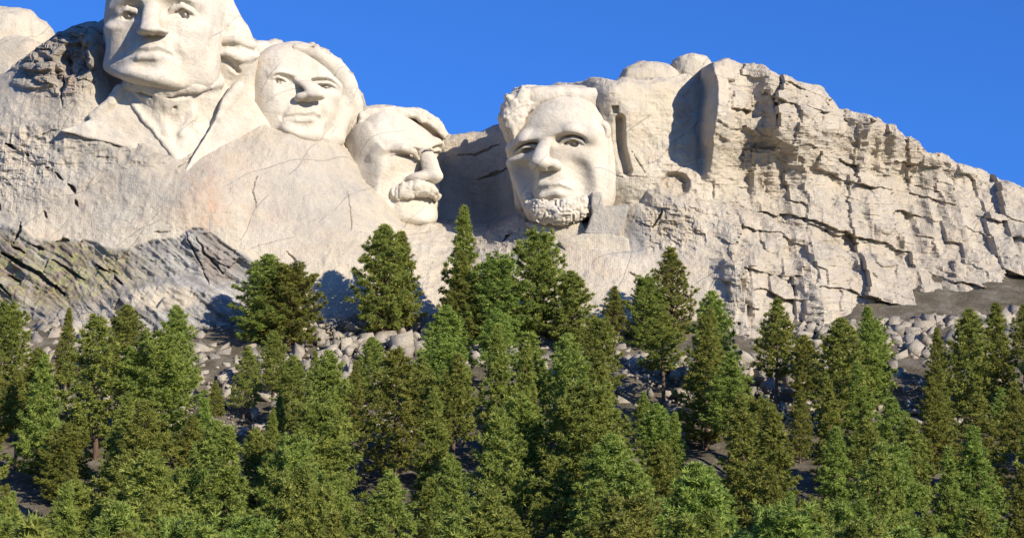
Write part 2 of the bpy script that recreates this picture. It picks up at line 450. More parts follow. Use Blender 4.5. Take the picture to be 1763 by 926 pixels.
# benches and rubble below the right block
L_LOW = tps([(690, 400, 6), (760, 396, 3), (800, 404, 5), (860, 394, 7), (900, 384, 9), (940, 388, 12), (990, 400, 14), (1070, 412, 15), (1090, 360, 13.5), (1120, 345, 14), (1160, 340, 15), (1200, 352, 15), (1060, 440, 18), (960, 440, 17), (860, 430, 13), (1120, 430, 17),
             (1200, 430, 18.5), (1300, 400, 17), (1450, 440, 17), (1600, 500, 17), (1800, 540, 17), (2000, 580, 17), (700, 520, 21), (900, 520, 23), (1100, 520, 24), (1300, 520, 25), (1600, 620, 26), (1800, 660, 26), (900, 720, 35), (1200, 720, 36), (600, 720, 36), (1500, 760, 36), (2000, 800, 34)])
P_LOW = [(640, 400), (700, 392), (748, 396), (800, 404), (835, 400), (858, 392), (885, 384), (904, 379), (930, 385), (950, 388), (1010, 386), (1064, 372), (1080, 356), (1106, 352), (1112, 330), (1134, 324), (1162, 340), (1200, 350), (1280, 362), (1400, 420), (1600, 480), (1800, 520), (2060, 560), (2060, 950), (600, 950)]

def mountain():
    xs = np.concatenate([np.linspace(-96, -72, 40)[:-1], np.linspace(-72, 28, 880)[:-1], np.linspace(28, 100, 260)])
    ys = np.concatenate([np.linspace(-34, -6, 110)[:-1], np.linspace(-6, 38, 430)])
    X, Y = np.meshgrid(xs, ys, indexing='ij')
    P2 = np.stack([X, Y], -1)
    Q3 = np.stack([X, Y, 0 * X], -1)
    jag = 0.35 * fbm(Q3 * .45, 4, 101)                                  # outlines are broken rock
    def layer(f, poly, w, fall, soft):
        d = poly_d((P2 + jag[..., None]).astype(np.float32), poly_cc(poly, w).astype(np.float32))
        return f(X, Y) - np.maximum(d, 0) * fall - soft * smooth(-1.2, 0.0, d) ** 2, d
    wl, dl = layer(L_LEFT, P_LEFT, 2, 6.0, 1.0)
    wb, db = layer(L_BACK, P_BACK, -14, 6.0, .6)
    wr, dr = layer(L_RIGHT, P_RIGHT, -3, 6.0, .8)
    wo, do = layer(L_LOW, P_LOW, 8, 5.0, .8)
    W = np.maximum(np.maximum(wl, wb), np.maximum(wr, wo))
    top = np.minimum(np.minimum(dl, db), np.minimum(dr, do))
    px, py = to_px(np.stack([X, Y, W], -1))
    # zones
    warp = 14 * fbm(Q3 * .22, 4, 7)
    contact = np.interp(px, [-300, 40, 60, 100, 130, 170, 200, 222, 260, 285, 305, 330, 345, 372, 400, 420, 460, 500, 600], [380, 388, 412, 416, 414, 418, 428, 428, 416, 413, 410, 395, 394, 408, 430, 438, 470, 540, 700])
    schist = smooth(-3, 3, py + .25 * warp - contact)
    nat = blob(px, py, 105, 95, 85, 62)                                 # unworked rock beside the first head
    rough = np.clip(.14 + .45 * nat + .25 * schist + blob(px, py, 40, 270, 120, 60) * .4 + blob(px, py, 230, 262, 90, 26) * .5 + blob(px, py, 1175, 260, 70, 120) * .35 + blob(px, py, 880, 420, 70, 40) * .8
                    + blob(px, py, 1150, 380, 60, 60) * .4 + smooth(1200, 1260, px) * .45 + blob(px, py, 740, 440, 70, 60) * .5, 0, 1.3)
    # relief
    W = W + rough * (0.55 * fbm(Q3 * np.array([.30, .42, 1]), 5, 31) + .28 * ridged(Q3 * np.array([.8, 1.2, 1]), 3, 41)) + .10 * fbm(Q3 * .9, 4, 51) + .5 * fbm(Q3 * .09, 2, 61)
    W = W + smooth(1215, 1300, px) * (2.2 * fbm(Q3 * np.array([.11, .06, 1]), 3, 63) + .9 * ridged(Q3 * np.array([.22, .12, 1]), 2, 67))
    # joint-bounded blocks where nobody has worked the rock
    def blocks(sx, sy, seed):
        u = X + .5 * fbm(Q3 * .35, 3, seed); v = Y + .5 * fbm(Q3 * .35, 3, seed + 1) + .25 * u
        r = np.floor(v / sy).astype(np.int64); c = np.floor(u / sx + .37 * r + .6 * _hash(r, r * 0, 0, seed)).astype(np.int64)
        return _hash(c, r, 1, seed + 2) + .5 * _hash(c, r, 2, seed) * ((v / sy) % 1 - .5)
    bz = np.clip(nat * 1.0 + .22 * smooth(1210, 1260, px) + .5 * blob(px, py, 1160, 385, 60, 50) + .5 * blob(px, py, 880, 412, 60, 26) + .25 * blob(px, py, 30, 300, 90, 80), 0, 1)
    W = W + bz * (.6 * blocks(2.6, 1.5, 301) + .35 * blocks(1.0, .6, 311))
    W = W + smooth(1210, 1260, px) * (1.5 * blocks(6.5, 8.0, 321) + .8 * blocks(3.0, 2.6, 331))
    # terraces left by blasting on the unworked rock
    ph = Y * 0.62 + .4 * X * .2 + .8 * fbm(Q3 * .2, 3, 71)
    W = W + nat * .7 * (np.abs(ph - np.round(ph)) * 2 - .5)
    # schist slabs dipping to the right
    def slabs(sx, sy, seed):
        u = X * .82 - Y * .57 + .6 * fbm(Q3 * .25, 3, seed); v = X * .57 + Y * .82 + .35 * fbm(Q3 * .3, 3, seed + 1)
        r = np.floor(v / sy).astype(np.int64); c = np.floor(u / sx + .7 * _hash(r, r * 0, 0, seed)).astype(np.int64)
        return _hash(c, r, 1, seed + 2) + .8 * ((v / sy) % 1 - .5)
    al = X * .82 - Y * .57; t = X * .57 + Y * .82 + .7 * fbm(Q3 * .16, 3, 81) - .02 * al * np.maximum(0, X + 56) * .6
    sl = fbm(np.stack([al * .07, t * .5, 0 * X], -1), 4, 85)
    fr = t * .38 + .5 * vnoise(np.stack([al * .06, t * .3, 0 * X], -1), 87); fr = fr - np.floor(fr)
    W = W + schist * (.25 * sl + .7 * slabs(6.5, 1.7, 401) + .14 * slabs(2.6, .6, 411) + .09 * ridged(np.stack([al * .16, t * 1.6, 0 * X], -1), 4, 91))
    W = W + 1.6 * blob(px, py, 300, 530, 110, 46, .25)                  # pale slab at the foot of the schist
    pale = blob(px, py, 285, 512, 62, 22, .2)
    # broken notches beside the first head, the blocky scar on its left
    for (x, y, rx, ry, a) in ((130, 100, 26, 30, -2.6), (105, 122, 13, 34, -1.6), (157, 82, 18, 30, 2.6), (96, 62, 24, 10, .8), (60, 140, 40, 10, .9), (70, 112, 36, 8, .9), (1152, 232, 30, 0, 0)):
        if ry: W = W + a * blob(px, py + .3 * warp, x, y, rx, ry, .25)
    # pecked edge above the lapel foot
    edge, _ = line_d(X, Y, [(108, 250), (150, 242), (205, 238), (250, 250), (280, 270), (312, 290)], 12)
    W = W + .3 * smooth(1.6, 0, edge)
    W = W + 11.0 * smooth(1204, 1222, px + .3 * warp) * smooth(330, 200, py)                 # buttress just right of the last head
    W = W - .8 * (smooth(1053, 1055, px) * smooth(1066, 1064, px) * smooth(181, 183, py) * smooth(196, 194, py))
    # fissures
    cx_, cy_, cn_ = .12 * fbm(Q3 * 1.4, 2, 5), .12 * fbm(Q3 * 1.4, 2, 6), vnoise(Q3 * .8, 3)
    for pts, wd, dp in CRACKS:
        pc = poly_cc(pts, 14); m = (X > pc[:, 0].min() - 2) & (X < pc[:, 0].max() + 2) & (Y > pc[:, 1].min() - 2) & (Y < pc[:, 1].max() + 2)
        d, tt = line_d((X + cx_)[m], (Y + cy_)[m], pts, 14)
        W[m] -= dp * smooth(wd * .8, wd * .25, d / np.maximum(.35, np.sin(np.pi * np.clip(tt, .02, .98)) + .25 * cn_[m]))
    # stepped bench right of the fourth head
    W = W - 1.5 * blob(px, py, 1162, 318, 24, 20, .2)
    W = W - 2.0 * smooth(.9, .2, line_d(X, Y, [(1072, 300), (1062, 260), (1060, 215)], 2)[0])
    keep = top < 0.35
    attrs = dict(schist=np.clip(schist - pale, 0, 1), weather=np.clip(nat * 1.0 + blob(px, py, 230, 258, 100, 20) * .35 + blob(px, py, 830, 300, 40, 120) * .35 + blob(px, py, 870, 405, 50, 25) * .5 + smooth(1210, 1300, px) * .35 + blob(px, py, 1158, 318, 30, 24) * .4, 0, 1),
                 iron=np.clip(blob(px, py, 345, 350, 34, 62) * .9 + blob(px, py, 430, 370, 70, 26) * .5 + blob(px, py, 120, 130, 16, 40) * .6 + blob(px, py, 395, 300, 50, 30) * .45 + blob(px, py, 5, 430, 8, 24), 0, 1),
                 grey=np.clip(blob(px, py, 200, 300, 190, 70) * .35 + blob(px, py, 540, 330, 110, 80) * .4 + blob(px, py, 1095, 400, 18, 34, .3) + blob(px, py, 1090, 415, 30, 30) * .6 + blob(px, py, 290, 470, 120, 50) * .3, 0, 1),
                 lichen=blob(px, py, 60, 470, 170, 60) * schist, brown=blob(px, py, 60, 470, 180, 70) * schist + .7 * blob(px, py, 375, 440, 30, 50),
                 drill=np.clip(1.1 - schist - nat, 0, 1), soil=smooth(540, 620, py))
    idx = np.full(X.shape, -1); q = keep
    qf = q[:-1, :-1] & q[1:, :-1] & q[1:, 1:] & q[:-1, 1:]
    used = np.zeros(X.shape, bool)
    for a in (0, 1):
        for b in (0, 1): used[a:a + qf.shape[0], b:b + qf.shape[1]] |= qf
    idx[used] = np.arange(used.sum())
    F = np.stack([idx[:-1, :-1], idx[1:, :-1], idx[1:, 1:], idx[:-1, 1:]], -1)[qf]
    PV = np.stack([X, Y, W], -1)[used]
    E = np.concatenate([F[:, [0, 1]], F[:, [1, 2]], F[:, [2, 3]], F[:, [3, 0]]])                # close the crest towards the back
    key = np.sort(E, 1); _, inv, cnt = np.unique(key[:, 0] * 10 ** 7 + key[:, 1], return_inverse=True, return_counts=True)
    B = E[cnt[inv] == 1]; bv, bi = np.unique(B, return_inverse=True); bi = bi.reshape(B.shape)
    back = PV[bv] + np.array([0, 0.0, -14.0]) - np.array([0, 1.0, 0]) * np.where(PV[bv][:, 1] > -30, 2.5, 0)[:, None]
    F = np.concatenate([F, np.stack([B[:, 1], B[:, 0], len(PV) + bi[:, 0], len(PV) + bi[:, 1]], -1)])
    V = to_world(np.concatenate([PV, back]))
    o = mesh_obj('cliff', V, F, M_ROCK, attrs={k: np.concatenate([np.broadcast_to(v, X.shape)[used], np.broadcast_to(v, X.shape)[used][bv]]) for k, v in attrs.items()})
    zz = np.concatenate([bz[used], bz[used][bv]]); sm = (zz[F].mean(1) < .2)
    if len(sm) == len(o.data.polygons): o.data.polygons.foreach_set('use_smooth', sm)
    o['kind'] = 'structure'
CRACKS = [([(3, 246), (12, 250), (22, 256)], .45, 1.6), ([(42, 263), (48, 270)], .3, .9), ([(82, 289), (90, 292)], .25, .9), ([(100, 297), (106, 304), (116, 312)], .25, 1.2), ([(126, 318), (133, 325), (139, 333)], .38, 1.8),
          ([(139, 346), (143, 355)], .4, 1.8), ([(86, 366), (92, 376)], .3, 1.2), ([(0, 348), (6, 362)], .4, 1.5), ([(47, 384), (48, 400), (40, 420)], .4, 1.5), ([(20, 436), (60, 455), (92, 470), (112, 486), (140, 506)], .6, 2.2), ([(38, 424), (60, 436)], .4, 1.4),
          ([(110, 448), (150, 470), (175, 482)], .35, 1.2), ([(190, 456), (215, 470), (238, 488)], .45, 1.8), ([(0, 470), (30, 490), (50, 506)], .4, 1.3), ([(112, 417), (136, 415)], .45, 1.4), ([(75, 424), (92, 430)], .4, 1.2), ([(36, 474), (62, 486)], .3, 1.0),
          ([(312, 292), (330, 274), (352, 246), (366, 230)], .22, .5), ([(445, 306), (440, 330), (448, 360)], .22, .4), ([(596, 330), (604, 372), (606, 400)], .22, .4), ([(500, 434), (520, 450)], .2, .4), ([(355, 412), (372, 440), (400, 470)], .35, .8), ([(335, 400), (355, 440), (380, 490)], .25, .6),
          ([(1140, 362), (1134, 374), (1122, 392)], .3, 1.0), ([(1080, 470), (1090, 476)], .25, .6), ([(1062, 302), (1090, 302), (1116, 306)], .16, .5), ([(1088, 258), (1104, 282), (1116, 304)], .12, .35), ([(780, 250), (815, 252), (858, 232)], .25, .6), ([(818, 298), (850, 288), (878, 276)], .3, .9),
          ([(60, 240), (80, 228), (104, 224)], .2, .4), ([(95, 115), (100, 150), (106, 182)], .3, .9), ([(0, 310), (40, 306)], .15, .3), ([(280, 402), (310, 400)], .2, .5), ([(880, 400), (866, 416)], .3, .8)]
mountain()

# ------------------------------------------------------------------ carved heads
LM = dict(eyeL=(-.31, 0, .67), eyeR=(.31, 0, .67), tip=(0, -.43, 1.18), alaL=(-.2, -.46, .9), alaR=(.2, -.46, .9),
          base=(0, -.55, .95), bridge=(0, .08, .85), mouL=(-.28, -.74, .68), mouR=(.28, -.74, .68), mouC=(0, -.75, .84),
          lip=(0, -.82, .88), chin=(0, -1.02, .83), under=(0, -1.23, .5), browL=(-.3, .26, .82), browR=(.3, .26, .82),
          sideL=(-.66, -.3, .2), sideR=(.66, -.3, .2), jawL=(-.52, -1.0, .1), jawR=(.52, -1.0, .1))
def rotm(yaw, pitch, roll):
    cy, sy, cp, sp, cr, sr = math.cos(yaw), math.sin(yaw), math.cos(pitch), math.sin(pitch), math.cos(roll), math.sin(roll)
    Y = np.array([[cy, 0, sy], [0, 1, 0], [-sy, 0, cy]]); X = np.array([[1, 0, 0], [0, cp, -sp], [0, sp, cp]]); Z = np.array([[cr, -sr, 0], [sr, cr, 0], [0, 0, 1]])
    return Z @ X @ Y
class Pose:
    """pose of a head from landmarks seen in the photograph, then a gentle warp that settles what the pose leaves over"""
    def __init__(self, lms, guess, free=True, pw=None):
        keys = list(lms); L = np.array([LM[k] if isinstance(k, str) else k for k in keys]); I = np.array([lms[k] for k in keys], float); I[:, 1] *= -1
        w = np.array([(pw or {}).get(k, 1.0) for k in keys])
        p = np.array([math.radians(guess[0]), math.radians(guess[1]), math.radians(guess[2]), guess[3], 0, 0], float)
        def proj(p): return (p[3] * (L @ rotm(*p[:3]).T))[:, :2] + p[4:6]
        p[4:6] = (I - proj(p)).mean(0)
        prior = p.copy(); pwt = np.array([260, 200, 200, .05, 0, 0])
        def res(p): return np.concatenate([((I - proj(p)) * w[:, None]).ravel(), (p - prior) * pwt])
        if free:
            for it in range(60):
                r = res(p); J = np.stack([(res(p + np.eye(6)[i] * 1e-4) - r) / 1e-4 for i in range(6)], 1)
                p = p - .6 * np.linalg.lstsq(J, r, rcond=None)[0]
        self.p = p; self.R = rotm(*p[:3]); self.s = p[3]; self.t = p[4:6]
        self.A = proj(p); r = I - self.A; self.sig = 0.34 * self.s
        K = np.exp(-((self.A[:, None] - self.A[None]) ** 2).sum(-1) / (2 * self.sig ** 2)) + 0.06 * np.eye(len(L))
        self.C = np.linalg.solve(K, r)
    def apply(self, V, N=None):
        q = self.s * (V @ self.R.T)
        uv = q[:, :2] + self.t
        K = np.exp(-((uv[:, None] - self.A[None]) ** 2).sum(-1) / (2 * self.sig ** 2))
        uv = uv + K @ self.C
        return np.column_stack([uv[:, 0], -uv[:, 1], q[:, 2]])      # px, py, px towards the camera
def recalc_normals(V, Q):
    n = np.cross(V[Q[:, 2]] - V[Q[:, 0]], V[Q[:, 3]] - V[Q[:, 1]])
    N = np.zeros_like(V)
    for i in range(4): np.add.at(N, Q[:, i], n)
    return N / np.maximum(np.linalg.norm(N, axis=1, keepdims=True), 1e-9)
def px_to_world(U, centre, w0):
    """upright frame of a head, facing the viewpoint: pixels to metres at its own distance"""
    mpp = (D0 - w0) / FPX
    c = to_world(cc(centre[0], centre[1], w0))
    mpp = np.linalg.norm(c - CAM) / math.hypot(FPX, math.hypot(centre[0] - IW / 2, centre[1] - IH / 2))
    b = (CAM - c) / np.linalg.norm(CAM - c)
    u = UP - (UP @ b) * b; u /= np.linalg.norm(u)
    r = np.cross(u, b)
    return c + ((U[:, 0] - centre[0]) * mpp)[:, None] * r - ((U[:, 1] - centre[1]) * mpp)[:, None] * u + (U[:, 2] * mpp)[:, None] * b

FACE, EYE, NOSE, MOUTH, IRIS = range(5)
def base_face(S, o):
    g = lambda k, d: o.get(k, d)
    S.add(ell((0, .25, -.15), (g('sx', .80), g('top', .88), .95)), 0, FACE)
    S.add(ell((0, -.25, .08), (g('fw', .64), .92, .68)), .2, FACE)
    S.add(ell((0, g('fy', .45), .13), (.66, g('fh', .6), .66)), .2, FACE)
    for s in (-1, 1):
        S.add(ell((s * .42, -.22, .40), (.22, .19, .25)), .18, FACE)
        S.add(ell((s * .36, -.55, .22), (.28, .42, .38)), .2, FACE)
        S.add(chain([(s * .58, -.3, -.1), (s * g('jw', .46), -.82, .02), (s * .18, -1.02, .48)], [.2, .18, .18]), .2, FACE)
        S.add(chain([(s * .07, .17, .76), (s * .3, .23, .73), (s * .52, .16, .55), (s * .63, .0, .36)], [.08, g('brow', .1), g('brow', .1), .06]), .07, FACE)
    S.add(ell((0, -1.02, .58), (g('cw', .27), .2, .24)), .12, FACE)
    S.add(ell((0, -.68, .53), (.36, .3, .27)), .15, FACE)
    for s in (-1, 1):
        S.sub(ell((s * .31, .035, .86), (.21, .13 * g('eo', 1.0) ** .7, g('sock', .24))), .055, FACE)
        S.sub(ell((s * .17, .0, .86), (.09, .12, .2)), .05, FACE)
        S.sub(chain([(s * .19, -.42, .88), (s * .31, -.58, .76), (s * .37, -.74, .64)], [.03, .04, .03]), .09, FACE)
    for sd in (-1, 1):
        if g('gaunt', 0): S.sub(ell((sd * .42, -.54, .62), (.15, .24, g('gaunt', 0))), .2, FACE)
        S.sub(chain([(sd * .20, -.44, .90), (sd * .33, -.60, .77), (sd * .38, -.80, .64)], [.02, .05 * g('fold', 1), .03]), .045, FACE)
    for sd, wd in ((-1, g('fillL', 0)), (1, g('fillR', 0))):
        if wd: S.add(ell((sd * .52, -.28, .06), (wd, .75, .42)), .25, FACE)
    # nose
    nb = g('nb', .09)
    S.add(chain([(0, .14, .74), (0, -.02, .82), (0, -.22, .94 + g('hump', 0)), (0, -.42, 1.05)], [.07, nb, nb + .01, g('ntip', .125)]), .035, NOSE)
    for s in (-1, 1):
        S.add(ell((s * .125, -.44, .88), (.085 * g('ala', 1), .085 * g('ala', 1), .13)), .05, NOSE)
    S.add(ell((0, -.5, .95), (.05, .05, .12)), .04, NOSE)
    if g('wing', 0): S.add(ell((0, -.43, .91), (g('wing', 0), .09, .14)), .06, NOSE)
    for s in (-1, 1):
        S.sub(ell((s * .075, -.535, .95), (.042, .045, .075)), .02, NOSE)
    S.sub(chain([(0, -.58, .84), (0, -.66, .86)], .03), .05, FACE)
    # mouth
    if g('lips', True):
        t = g('lt', 1.0)
        S.add(chain([(-.27, -.735, .66), (-.12, -.69, .79), (0, -.71, .82), (.12, -.69, .79), (.27, -.735, .66)], [.02, .055 * t, .055 * t, .055 * t, .02]), .035, MOUTH)
        S.add(chain([(-.24, -.77, .66), (-.1, -.82, .78), (.1, -.82, .78), (.24, -.77, .66)], [.02, .07 * t, .07 * t, .02]), .035, MOUTH)
        S.sub(chain([(-.32, -.77, .68), (-.14, -.747, .835), (0, -.76, .875), (.14, -.747, .835), (.32, -.77, .68)], [.035, .036, .036, .036, .035]), .018, MOUTH)
        S.sub(ell((0, -.915, .86), (.2, .06, .12)), .08, FACE)
    # eyes
    for s in (-1, 1):
        q = g('eo', 1.0)
        S.add(ell((s * .31, 0, .5), (.175, .16 * q, .175)), .015, EYE)
        S.add(chain([(s * .14, -.035, .66), (s * .20, .05 * q, .70), (s * .31, .09 * q, .715), (s * .41, .06 * q, .67), (s * .50, -.03, .57)], [.025, .035, .04, .035, .025]), .015, FACE)
        S.add(chain([(s * .14, -.035, .66), (s * .23, -.08 * q, .665), (s * .32, -.09 * q, .67), (s * .42, -.065 * q, .63), (s * .50, -.03, .57)], .022), .02, FACE)
        ex, ey = o.get('gaze', (0, 0.0))
        if not g('iris', True): continue
        S.sub(ell((s * .31 + ex, ey, .68), (.07, .075, .09)), .008, IRIS)
        S.add(ell((s * .31 + ex + .015, ey + .01, .63), (.022, .022, .05)), .006, IRIS)
    return S
def build_head(name, label, centre, w0, pose, S, h=0.0175, lo=(-1.0, -1.45, -.5), hi=(1.0, 1.35, 1.35)):
    V, Q = surface_net(S, lo, hi, h)
    d, pid = S.ev(V, True)
    W = px_to_world(pose.apply(V), centre, w0)
    N = recalc_normals(W, Q)
    root = empty(name, px_to_world(np.array([[centre[0], centre[1] + 60, -40.0]]), centre, w0)[0])
    tag(root, label, 'carved head', 'colossal heads carved in the cliff')
    right = V[:, 0] > 0                     # two eyes, two parts, each with its iris
    pid = np.where((pid == EYE) & right, 20, np.where((pid == IRIS) & right, 21, pid))
    got = split_parts(W, Q, N, pid, {FACE: 'face', NOSE: 'nose', MOUTH: 'mouth', EYE: 'eye', 20: 'eye'}, M_CARVED, root)
    for e, i in ((EYE, IRIS), (20, 21)):
        if e in got: split_parts(W, Q, N, pid, {i: 'iris'}, M_CARVED, got[e])
    return root

H1 = Pose(dict(eyeL=(221, 33), eyeR=(316, 27), tip=(251, 50), alaL=(243, 58), alaR=(287, 58), base=(265, 60), bridge=(258, 5), mouL=(226, 93), mouR=(294, 91), mouC=(252, 82),
               lip=(250, 98), chin=(251, 126), under=(270, 149), sideL=(188, 60), jawL=(190, 126), jawR=(352, 148)), (-17, -13, -3, 114))
H2 = Pose(dict(eyeL=(480, 141), eyeR=(566, 152), tip=(545, 158), alaL=(511, 170), alaR=(556, 172), base=(537, 174), bridge=(521, 134), mouL=(493, 199), mouR=(552, 199), mouC=(525, 195),
               lip=(524, 206), chin=(525, 228), under=(523, 242), browL=(484, 124), browR=(562, 130)), (26, -14, -2, 95))
H3 = Pose(dict(eyeL=(690, 268), tip=(762, 302), alaL=(706, 308), base=(742, 317), bridge=(738, 258), mouL=(684, 345), mouC=(742, 345), chin=(742, 372), under=(722, 390), browL=(690, 250)), (47, -6, 2, 108))
H4 = Pose(dict(eyeL=(906, 262), eyeR=(987, 248), tip=(925, 276), alaL=(918, 288), alaR=(962, 285), base=(941, 294), bridge=(936, 238), mouL=(920, 333), mouR=(990, 327), mouC=(943, 318),
               lip=(941, 334), chin=(944, 358), under=(950, 380), browL=(903, 238), browR=(983, 224), sideL=(882, 290)), (-22, -12, 2, 108))
for nm, H in (('H1', H1), ('H2', H2), ('H3', H3), ('H4', H4)):
    print(nm, [round(math.degrees(a), 1) for a in H.p[:3]], H.p[3:].round(1))


def pp(px, py, w=0.0): return (px / 100.0, -py / 100.0, w / 100.0)
def pps(*pts): return [pp(*p) for p in pts]
def add_carving(root, centre, w0, S, names, lo, hi, h=0.022, mat=None):
    """further carved parts of a head, laid out in hundredths of its own pixel scale"""
    V, Q = surface_net(S, lo, hi, h)
    d, pid = S.ev(V, True)
    W = px_to_world(np.column_stack([V[:, 0] * 100, -V[:, 1] * 100, V[:, 2] * 100]), centre, w0)
    split_parts(W, Q, recalc_normals(W, Q), pid, names, mat or M_CARVED, root)

# --- the first head: hair in rolls over the ear, open coat with wide lapels
S1 = base_face(Sculpt(), dict(jw=.46, lt=.75, wing=.17, fw=.60, fillR=.28, fold=.8))
C1, W1, WB = (270, 60), 10.5, 13.5
head1 = build_head('carved_head', 'largest pale stone head at the left end, above broad carved coat lapels', C1, W1, H1, S1)
S = Sculpt()
S.add(ell(pp(304, -14, -30), (.92, 1.02, .95)), 0, 1)
S.add(ell(pp(270, -40, 10), (.78, .62, .62)), .2, 1)
S.add(chain(pps((350, -24, 0), (384, 38, -4), (408, 98, -20)), [.32, .33, .34]), .2, 1)
S.add(chain(pps((206, -20, -5), (194, 30, -25), (190, 70, -45)), [.18, .14, .12]), .15, 1)
S.add(ell(pp(400, 86, 0), (.36, .48, .40)), .2, 1)
S.add(chain(pps((352, 10, 26), (360, 60, 24), (364, 105, 16), (376, 150, -5)), [.14, .17, .2, .25]), .15, 1)
S.add(chain(pps((400, 110, -10), (408, 150, -20), (420, 185, -25)), [.36, .34, .34]), .15, 1)
S.add(chain(pps((366, 92, 38), (388, 88, 44), (412, 98, 36), (438, 92, 10)), [.03, .07, .09, .08]), .06, 1)
S.add(chain(pps((376, 70, 38), (402, 66, 42), (432, 74, 14)), [.03, .08, .08]), .08, 1)
S.sub(chain(pps((364, 98, 40), (382, 101, 42), (396, 110, 38), (408, 121, 26)), [.012, .05, .075, .04]), .03, 1)
S.sub(chain(pps((368, 85, 46), (392, 82, 48), (412, 78, 42), (434, 86, 18)), [.02, .03, .03, .02]), .04, 1)
S.sub(chain(pps((384, 60, 46), (404, 56, 40), (428, 68, 22)), [.012, .02, .012]), .04, 1)
S.sub(chain(pps((372, -10, 44), (384, 30, 38), (388, 52, 36)), [.015, .02, .012]), .04, 1)
S.disp = lambda P: .008 * fbm(P * np.array([7, 3, 5]), 3, 5)
add_carving(head1, C1, W1, S, {1: 'hair'}, (1.6, -2.2, -1.1), (4.8, 1.2, .9))
S = Sculpt()
S.add(chain(pps((275, 112, -2), (290, 175, -25)), [.70, .66]), 0, 2)                     # neck
S.add(chain(pps((330, 130, -25), (350, 175, -35)), [.5, .5]), .2, 2)
S.add(slab([pp(*p)[:2] for p in ((205, 152), (240, 148), (340, 152), (404, 146), (384, 200), (314, 292), (240, 200))], (-.12, -.208, -.481), .8, .08), .1, 3)   # shirt front
S.add(chain(pps((216, 148, 20), (248, 146, 40), (290, 148, 46), (335, 148, 34), (376, 143, 6)), [.06, .10, .12, .12, .07]), .08, 3)   # neckcloth
S.add(chain(pps((280, 174, 24), (272, 196, 26), (288, 224, 38)), [.06, .09, .05]), .12, 3)
S.add(chain(pps((320, 174, 16), (328, 198, 24), (314, 228, 38)), [.06, .08, .05]), .12, 3)
S.sub(chain(pps((232, 158, 34), (262, 164, 44), (290, 166, 46), (330, 163, 38), (362, 154, 20)), [.02, .035, .04, .035, .02]), .03)
S.sub(chain(pps((300, 176, 36), (301, 205, 44), (302, 240, 56)), [.02, .04, .02]), .03)
S.disp = lambda P: .02 * fbm(P * np.array([6, 3, 5]), 3, 15)
add_carving(head1, C1, WB, S, {2: 'neck', 3: 'shirt_front'}, (1.7, -3.1, -1.1), (4.3, -1.0, 1.2))
S = Sculpt()
S.add(slab([p[:2] for p in pps((205, 152), (222, 160), (252, 192), (312, 284), (250, 262), (170, 240), (104, 226), (160, 206), (184, 182))], (-.445, .095, -.264), .5, .03), 0, 1)
S.add(chain(pps((208, 154, 15), (192, 178, 18), (160, 200, 20)), [.08, .10, .06]), .06, 1)
S.sub(chain(pps((216, 164, 23), (198, 188, 29), (176, 202, 31)), [.015, .04, .02]), .03, 1)
S.disp = lambda P: .02 * fbm(P * 2.5, 4, 7)
add_carving(head1, C1, WB, S, {1: 'lapel'}, (.9, -3.0, -.8), (3.3, -1.4, 1.0))
S = Sculpt()
S.add(slab([p[:2] for p in pps((404, 148), (420, 150), (440, 175), (478, 232), (430, 262), (314, 296), (340, 250), (372, 196), (384, 166))], (1.991, -.545, -.182), .5, .03), 0, 1)
S.add(chain(pps((410, 148, 0), (392, 172, 14), (374, 200, 30)), [.1, .09, .06]), .06, 1)
S.sub(chain(pps((384, 158, 24), (372, 176, 32), (360, 190, 40)), [.01, .04, .01]), .02, 1)
S.disp = lambda P: .02 * fbm(P * 2.5, 4, 9)
add_carving(head1, C1, WB, S, {1: 'lapel'}, (2.9, -3.1, -.9), (5.0, -1.3, 1.0))

# --- the second head: swept hair on its far side
S2 = base_face(Sculpt(), dict(lt=.5, eo=1.35, wing=.20, sock=.23, fold=.6, jw=.56, fw=.72, fillL=.30, fillR=.30, cw=.38, nb=.10, ntip=.108, ala=.85, hump=.04, top=.72, fh=.56, fy=.35))
C2, W2 = (520, 160), 3
head2 = build_head('carved_head', 'stone head gazing up to the right, tucked behind the largest head', C2, W2, H2, S2)
S = Sculpt()
S.add(ell(pp(508, 150, -55), (.72, .80, .75)), 0, 1)
S.add(chain(pps((510, 86, 28), (542, 92, 26), (574, 114, 16), (594, 142, 2), (603, 180, -12), (600, 228, -34)), [.09, .14, .17, .20, .22, .3]), .08, 1)
S.add(chain(pps((584, 150, 0), (586, 195, 4), (572, 236, 16), (530, 246, 34)), [.13, .19, .22, .16]), .1, 2)
S.add(chain(pps((446, 95, -8), (452, 130, -14), (455, 180, -30), (470, 230, -30)), [.22, .14, .14, .2]), .1, 1)
S.add(chain(pps((448, 90, -6), (470, 88, -6), (505, 92, -4)), [.16, .17, .15]), .1, 1)
S.sub(chain(pps((588, 122, 22), (604, 126, 12), (612, 138, 0)), [.012, .025, .012]), .03, 1)
S.sub(chain(pps((520, 80, 34), (560, 92, 26), (598, 130, 10)), [.02, .045, .03]), .05, 1)
S.disp = lambda P: .008 * fbm(P * np.array([5, 4, 5]), 4, 25)
add_carving(head2, C2, W2, S, {1: 'hair', 2: 'cheek'}, (4.1, -2.8, -1.3), (6.5, -.5, .6))

